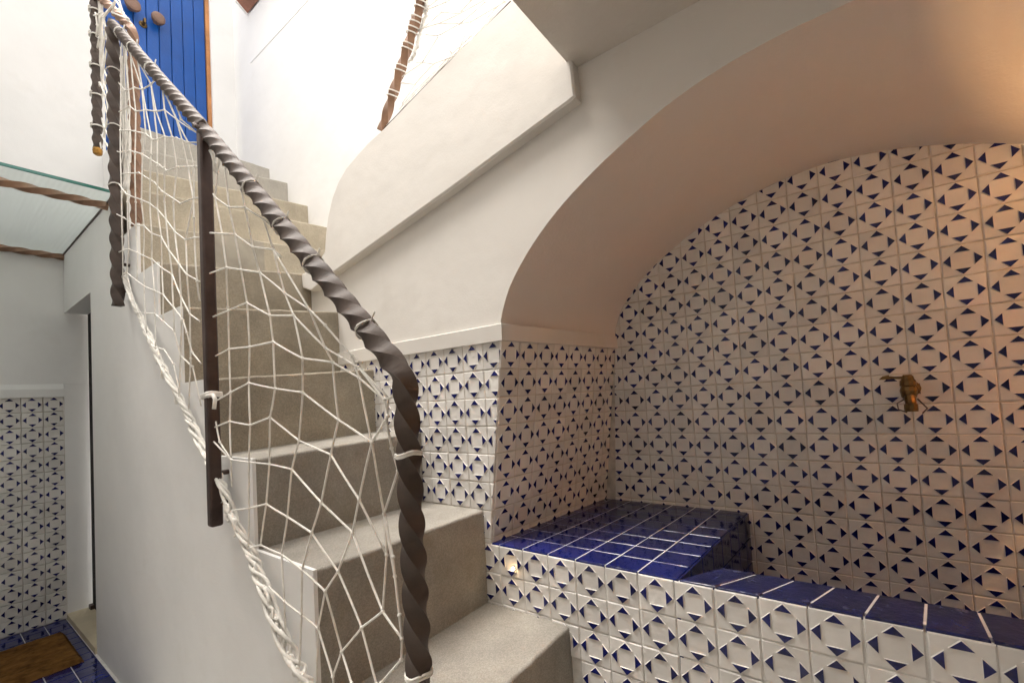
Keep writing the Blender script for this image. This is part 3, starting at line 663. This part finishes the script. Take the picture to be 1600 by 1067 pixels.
ringp = [pB+Vector((math.cos(t)*0.25, math.sin(t)*0.17, math.sin(t)*0.17+0.05)) for t in [2*math.pi*i/16 for i in range(16)]]
mb = MB(); mb.tube(ringp, 0.06, 6, closed=True); mb.build('joint_ring', [DARK_IRON], rl)
for (y, z) in ((6.05, -4.2), (6.05, -3.3), (16.0, 4.2), (16.05, 5.4)):
    mb = MB(); mb.tube([(RX0, y, z), (XS, y, z)], 0.075, 8); mb.build('bracket', [DARK_IRON], rl)
for (y, z) in ((-2.4, -10.6),):
    mb = MB(); mb.tube([(RX0, y-0.3, z), (XS, y-0.3, z)], 0.075, 8); mb.build('bracket', [DARK_IRON], rl)

ru = thing('upper_handrail', 'twisted bronze handrail at the landing by the blue door', 'railing', (-6.5, 17, 8))
dD = Vector((-6.3, 15.2, 16.0)); eE = Vector((-6.75, 19.8, 20.4))
cor = round_corner((-6.3, 15.2, 8), dD, eE, 0.4)
twist_bar([(-6.3, 15.25, 7.0)]+cor+[eE, eE+(eE-dD)*0.8], 0.32).build('rail_and_post', [RUST], ru)
twist_bar([(-6.75, 19.5, 12.0), (-6.75, 19.5, 24)], 0.3).build('outer_post', [BRONZE], ru)
mb = MB(); mb.lathe((-6.75, 19.5, 11.65), (0, 0, 1), [(0, 0.1), (0.06, 0.18), (0.25, 0.2), (0.36, 0.17)], 10); mb.build('post_cap', [GOLD], ru)

rp = thing('parapet_handrail', 'rusty twisted rail rising from the curved parapet', 'railing', (0.0, 5.8, 10.2))
R0, R1 = onx(598, 200, 0.05), onx(660, 0, 0.05); dv = R1-R0
twist_bar([R0-dv*0.03, R1+dv*0.7], 0.3, 0.85).build('rail', [RUST], rp)
mb = MB(); pts = [onx(u, v, -0.1) for u, v in ((597, 204), (640, 160), (690, 108), (735, 66), (796, 4))]; mb.tube([p+Vector((0.1, 0, 0.1)) for p in pts], 0.035, 5); mb.build('wire', [DARK_IRON], rp)
ey_ = onx(735, 64, -0.05); mb = MB(); mb.tube([ey_+Vector((0.02, math.cos(t)*0.1, 0.12+math.sin(t)*0.1)) for t in [2*math.pi*i/10 for i in range(10)]], 0.025, 5, closed=True); mb.build('eyelet', [STEEL], rp)

# ------------------------------------------------------------------ rope nets
def wobble(u, v): return 0.08*math.sin(u*0.031+v*0.017)+0.05*math.sin(u*0.083-v*0.061)
def netpts(px, X): return [onx(u, v, X+wobble(u, v)) for u, v in px]
def sag(P, k=4):
    out = [P[0]]
    for a, b in zip(P[:-1], P[1:]):
        l = (b-a).length; off = Vector((random.uniform(-1, 1), random.uniform(-1, 1), random.uniform(-1, 0.4)))*0.006*l
        for i in range(1, k+1): t = i/k; out.append(a.lerp(b, t) + off*(4*t*(1-t)))
    return out
def cords(root, lines, X, r, name='cord', knots=True):
    seen = set()
    for ln in lines:
        P = netpts(ln, X); mb = MB(); mb.tube(sag(P), r, 6)
        if knots:
            for (u, v), p in zip(ln[1:-1], P[1:-1]):
                key = (round(u/4), round(v/4))
                if key in seen: continue
                seen.add(key); q = Vector((random.uniform(-1, 1), random.uniform(-1, 1), random.uniform(-1, 1))).normalized()
                mb.lathe(p-q*r*1.7, q, [(0, r*0.7), (r*0.9, r*1.7), (r*2.4, r*1.6), (r*3.4, r*0.7)], 7)
        mb.build(name, [ROPE], root, smooth=True)
net = thing('stair_net', 'white knotted rope net hung on the lower handrail', 'net', (RX0, 6, -5))
H_BC = [
 [(333, 303), (336, 308), (358, 324), (383, 324), (412, 343), (424, 352)],
 [(328, 364), (367, 366), (395, 386), (427, 390), (440, 402)],
 [(328, 427), (354, 418), (406, 426), (445, 458), (483, 483), (508, 508), (550, 557), (566, 567)],
 [(333, 495), (386, 473), (422, 493), (459, 493), (508, 543), (536, 560), (561, 574), (606, 621)],
 [(335, 557), (358, 545), (390, 542), (427, 534), (473, 560), (520, 566), (561, 590), (600, 624), (622, 617)],
 [(332, 629), (360, 613), (389, 598), (430, 607), (473, 613), (529, 656), (581, 691)],
 [(334, 668), (359, 658), (391, 664), (422, 652), (467, 688), (517, 710), (561, 780), (604, 866)],
 [(334, 690), (361, 718), (389, 722), (421, 725), (456, 733), (502, 785), (551, 832), (598, 955), (628, 997)],
 [(361, 797), (389, 794), (416, 787), (449, 807), (487, 832), (528, 892), (565, 980), (588, 1068), (596, 1095)],
 [(388, 856), (407, 851), (440, 866), (472, 890), (508, 923), (534, 1017), (549, 1067), (556, 1090)],
 [(420, 916), (444, 939), (471, 960), (497, 981), (520, 1056), (524, 1090)],
]
V_BC = [
 [(345, 235), (340, 270), (336, 308), (347, 365), (354, 418), (356, 480), (358, 545), (360, 613), (359, 658), (361, 718), (362, 760)],
 [(352, 262), (358, 324), (367, 366), (386, 473), (390, 542), (389, 598), (391, 664), (389, 722), (389, 794), (388, 856)],
 [(376, 294), (383, 324), (395, 386), (406, 426), (422, 493), (427, 534), (430, 607), (422, 652), (421, 725), (416, 787), (407, 851)],
 [(412, 343), (427, 390), (436, 426), (445, 458), (459, 493), (473, 560), (473, 613), (467, 688), (456, 733), (449, 807), (440, 866), (444, 939), (446, 985)],
 [(427, 390), (483, 483), (508, 543), (520, 566), (529, 656), (517, 710), (502, 785), (487, 832), (472, 890), (471, 960), (468, 1040)],
 [(561, 574), (600, 624), (606, 650), (581, 691), (561, 780), (551, 832), (528, 892), (508, 923), (497, 981), (495, 1075)],
 [(550, 557), (561, 590), (581, 691), (600, 802), (604, 866), (598, 955), (565, 980), (534, 1017), (520, 1056)],
 [(606, 621), (604, 660), (612, 700), (622, 735), (600, 802), (617, 900), (628, 997)],
 [(601, 806), (614, 870), (624, 960), (628, 997), (627, 1030), (596, 1066), (588, 1080)],
 [(334, 560), (334, 640), (343, 690), (361, 718)],
]
H_AB = [
 [(184, 128), (196, 142), (210, 137), (222, 140), (236, 132), (252, 116), (262, 127)],
 [(186, 175), (203, 166), (212, 174), (228, 172), (244, 174), (257, 172), (276, 187), (296, 201), (308, 208)],
 [(188, 204), (202, 204), (210, 205), (228, 210), (241, 219), (258, 214), (276, 216), (294, 223), (308, 223)],
 [(172, 236), (180, 236), (188, 238), (202, 235), (222, 241), (249, 258), (261, 267), (279, 261), (306, 260), (312, 260)],
 [(190, 272), (200, 271), (217, 270), (241, 285), (253, 299), (282, 318), (302, 310), (312, 309)],
 [(186, 288), (195, 300), (198, 304), (220, 312), (234, 318), (246, 327), (259, 342), (273, 362), (290, 375), (304, 371), (312, 371)],
 [(174, 333), (181, 334), (193, 340), (211, 352), (225, 353), (236, 364), (252, 370), (264, 391), (280, 413), (292, 429), (312, 440)],
 [(186, 394), (193, 391), (201, 389), (215, 395), (237, 405), (253, 419), (269, 429), (283, 464), (297, 491), (312, 502)],
 [(190, 432), (198, 426), (225, 447), (241, 454), (255, 460), (271, 480), (286, 500), (292, 520), (300, 550), (314, 568)],
 [(210, 490), (216, 488), (242, 490), (272, 517), (282, 555), (301, 573), (314, 634)],
 [(236, 540), (241, 542), (256, 546), (271, 569), (281, 614)],
]
V_AB = [
 [(190, 60), (189, 110), (188, 204), (190, 300), (191, 370), (192, 431)],
 [(196, 70), (203, 166), (202, 235), (199, 316), (201, 389), (198, 426), (205, 455), (217, 490), (236, 540)],
 [(204, 85), (212, 174), (211, 240), (212, 316), (213, 370), (215, 395), (214, 440)],
 [(200, 75), (222, 140), (228, 210), (223, 241), (221, 316), (225, 353), (224, 400), (225, 447), (229, 520)],
 [(215, 95), (228, 172), (237, 219), (236, 241), (234, 318), (237, 364), (237, 405), (241, 454), (242, 490), (243, 545)],
 [(214, 92), (236, 132), (246, 219), (246, 260), (246, 327), (252, 370), (253, 419), (255, 460), (255, 500)],
 [(236, 132), (244, 174), (258, 214), (257, 262), (257, 316), (264, 391), (269, 429), (271, 480), (272, 517)],
 [(252, 116), (257, 172), (269, 214), (276, 261), (271, 316), (273, 362), (280, 413), (283, 464), (284, 500), (282, 555), (280, 620)],
 [(254, 135), (276, 187), (284, 218), (294, 262), (302, 310), (303, 340), (304, 371), (308, 440), (312, 470)],
 [(255, 140), (276, 187), (294, 223), (303, 260), (303, 310), (290, 375), (292, 429), (297, 491), (298, 560), (295, 640)],
 [(262, 127), (283, 187), (308, 208)],
]
cords(net, H_BC+V_BC, RX0, 0.0235)
cords(net, H_AB+V_AB, RX0, 0.0245)
bunch = [[(184+3*i, 60+14*(i % 3)), (190+2.0*i+3*math.sin(i*2), 150), (189+2.4*i, 215), (190+1.9*i+3*math.cos(i*3), 262), (193+1.3*i, 296)] for i in range(7)]
cords(net, bunch, RX0+0.35, 0.045, 'bunched_cord', knots=False)
# thick bottom rope: three twisted strands with frayed loops
bp = [(193, 424), (200, 450), (216, 490), (230, 520), (245, 550), (262, 590), (280, 622), (300, 662), (318, 700), (334, 728), (346, 757), (358, 795), (374, 830), (388, 858), (402, 890), (415, 918), (425, 950), (440, 985), (452, 1015), (466, 1040), (482, 1068), (496, 1096)]
path = netpts(bp, RX0+0.12); fine = [path[0]]
for a, b in zip(path[:-1], path[1:]): fine += [a.lerp(b, i/10) for i in range(1, 11)]
for sidx in range(4):
    P = []; L_ = 0
    for i, p in enumerate(fine):
        if i: L_ += (fine[i]-fine[i-1]).length
        g = 0.055+0.05*min(1, i/120)+0.05*max(0, (i-140)/80) + 0.03*math.sin(L_*2.3+sidx*1.3)
        th = L_*3.4+sidx*1.57+0.8*math.sin(L_*1.9)
        P.append(p+Vector((math.cos(th)*g, math.sin(th)*g, math.sin(th*0.7+sidx)*g*0.7)))
    mb = MB(); mb.tube(P, 0.05, 6); o = mb.build('border_strand', [ROPE], net, smooth=True)
rr = random.Random(11)
for k in range(30):
    i = rr.randrange(40, len(fine)-5); p = fine[i]; R = rr.uniform(0.12, 0.24); ph = rr.uniform(0, 6)
    P = [p+Vector((rr.uniform(-0.02, 0.02)-0.05, math.cos(ph+t)*R*0.6, math.sin(ph+t)*R-0.08)) for t in [j*0.45 for j in range(11)]]
    mb = MB(); mb.tube(P, 0.042, 5); mb.build('rope_loop', [ROPE], net, smooth=True)
for k in range(22):
    i = rr.randrange(30, len(fine)-5); p = fine[i]; e = Vector((rr.uniform(-0.2, 0), rr.uniform(-1, 1), rr.uniform(-1, 0.4))).normalized()*rr.uniform(0.12, 0.3)
    mb = MB(); mb.tube([p, p+e*0.5+Vector((0, 0, 0.02)), p+e], [0.02, 0.015, 0.008], 5); mb.build('frayed_end', [ROPE], net, smooth=True)
# ties round rail and posts
def tie(c, axis, rad, turns=2, r=0.026):
    c = Vector(c); axis = Vector(axis).normalized(); e1 = axis.cross(Vector((1, 0.1, 0))).normalized(); e2 = axis.cross(e1); P = []
    for i in range(14*turns): t = 2*math.pi*i/14; P.append(c+e1*(rad*math.cos(t))+e2*(rad*math.sin(t))+axis*(0.045*i/14+0.02*math.sin(3*t)))
    mb = MB(); mb.tube(P, r, 5); mb.tube([P[-1], P[-1]+Vector((-0.06, 0.02, 0.08)), P[-1]+Vector((-0.05, -0.06, 0.2))], r*0.8, 5); mb.build('tie', [ROPE], net, smooth=True)
rd = (pC-pB).normalized()
for u, v in ((400, 272), (445, 343), (486, 421), (560, 540)):
    p = onx(u, v, RX0); t = (p-pB).dot(rd); tie(pB+rd*t, rd, 0.225, 1)
for z in (-2.45, -6.35): tie((RX0, -2.95, z), (0, 0.1, 1), 0.235)
for z in (11.6, 8.9, 14.2): tie((RX0, 16.05, z), (0, 0.1, 1), 0.27, 1)
for t in (0.12, 0.3, 0.52): p = pA.lerp(pB, t); tie(p, pB-pA, 0.235, 1)
tie((RX0, 6.0, -1.0), (0, 0.15, 1), 0.26, 3, 0.045)
c0 = Vector((RX0-0.2, 5.75, -0.95)); mb = MB(); mb.tube([c0, c0+Vector((0.05, -0.25, 0.02)), c0+Vector((0.05, -0.42, -0.1)), c0+Vector((0.02, -0.4, -0.4))], 0.06, 6); mb.build('knot_tail', [ROPE], net, smooth=True)
c0 = Vector((RX0+0.05, 5.7, 6.6)); mb = MB(); mb.tube([c0, c0+Vector((0.02, -0.12, -0.2)), c0+Vector((0.0, -0.3, -0.5)), c0+Vector((0.0, -0.28, -0.75))], 0.05, 6); mb.tube([c0+Vector((0, -0.2, -0.35)), c0+Vector((0, -0.45, -0.6)), c0+Vector((0, -0.4, -0.85))], 0.035, 5); mb.build('knot_tail', [ROPE], net, smooth=True)

net2 = thing('landing_net', 'white rope net strung between the landing posts by the blue door', 'net', (-6.7, 18, 14))
L2 = [[(146, 25), (160, 20), (165, 48), (158, 95), (170, 130)], [(178, 5), (162, 28), (168, 62), (160, 120), (172, 165)], [(150, 60), (158, 28), (178, 8)],
      [(148, 84), (152, 40), (149, 20)], [(147, 100), (155, 60), (160, 20)], [(180, 0), (176, 20), (200, 30), (186, 14)], [(186, 0), (192, 20), (201, 34)], [(182, 2), (199, 32)],
      [(146, 130), (152, 155), (160, 190), (170, 215)], [(148, 160), (156, 130), (165, 150), (170, 178)], [(147, 190), (155, 205), (166, 225), (172, 236)], [(151, 150), (153, 200), (158, 232)], [(168, 118), (160, 150), (168, 182), (162, 215)]]
cords(net2, L2, -6.7, 0.036)
mbp = [[(152+2.5*i, -10), (153+2*i+2*math.sin(i), 60), (152+2.2*i, 120), (150+2.4*i, 190), (149+2.6*i, 225+4*i)] for i in range(4)]
cords(net2, mbp, -6.6, 0.06, 'bunched_cord', knots=False)
for z in (13, 14.6, 16.1, 17.7, 19): 
    P = [Vector((-6.75+math.cos(t)*0.24, 19.5+math.sin(t)*0.24, z+0.02*t)) for t in [2*math.pi*i/12 for i in range(20)]]
    mb = MB(); mb.tube(P, 0.035, 5); mb.build('tie', [ROPE], net2, smooth=True)

net3 = thing('parapet_net', 'thin rope net stretched above the curved parapet', 'net', (0.05, 2, 11))
zz = lambda pts: [(560+x/4.848, y/4.848) for x, y in pts]
L3 = [zz(p) for p in ([(520, 75), (660, 20), (720, -10)], [(465, 235), (630, 95), (660, 20)], [(630, 95), (765, 105), (860, 0), (880, -20)], [(480, 215), (610, 180), (770, 105), (960, 0)],
      [(440, 235), (600, 180), (770, 180), (850, 170), (1010, 75), (1120, 10)], [(510, 265), (610, 270), (765, 185), (960, 20), (985, -5)], [(610, 270), (480, 480), (280, 615)], [(430, 470), (570, 485), (720, 430)],
      [(280, 625), (430, 640), (570, 485)], [(430, 640), (330, 790)], [(850, 170), (760, 385)], [(1120, 20), (870, 290), (700, 440), (420, 720), (290, 880), (170, 990)], [(1100, 5), (860, 270), (680, 440), (420, 700), (310, 830)], [(610, 270), (710, 410)],
      [(480, 60), (520, -10)], [(510, 70), (600, 0)])]
cords(net3, L3, 0.1, 0.024)
strip = zz([(520, 20), (515, 120), (475, 240), (460, 300), (435, 400), (400, 460)])
P = netpts(strip, 0.1)
for s_ in range(3):
    Q = [p+Vector((0, 0.05*s_+0.06*math.sin(i*2+s_), 0.06*math.cos(i*3+s_))) for i, p in enumerate(sag(P, 5))]
    mb = MB(); mb.tube(Q, 0.05, 5); mb.build('bunched_cord', [ROPE], net3, smooth=True)
for f in (0.25, 0.45, 0.62, 0.74, 0.82, 0.93):
    c = R0.lerp(R1, f); ax_ = dv.normalized(); e1 = ax_.cross(Vector((1, 0, 0))).normalized(); e2 = ax_.cross(e1)
    P = [c+e1*(0.23*math.cos(t))+e2*(0.23*math.sin(t))+ax_*0.03*t for t in [2*math.pi*i/12 for i in range(20)]]
    mb = MB(); mb.tube(P, 0.028, 5); mb.build('tie', [ROPE], net3, smooth=True)
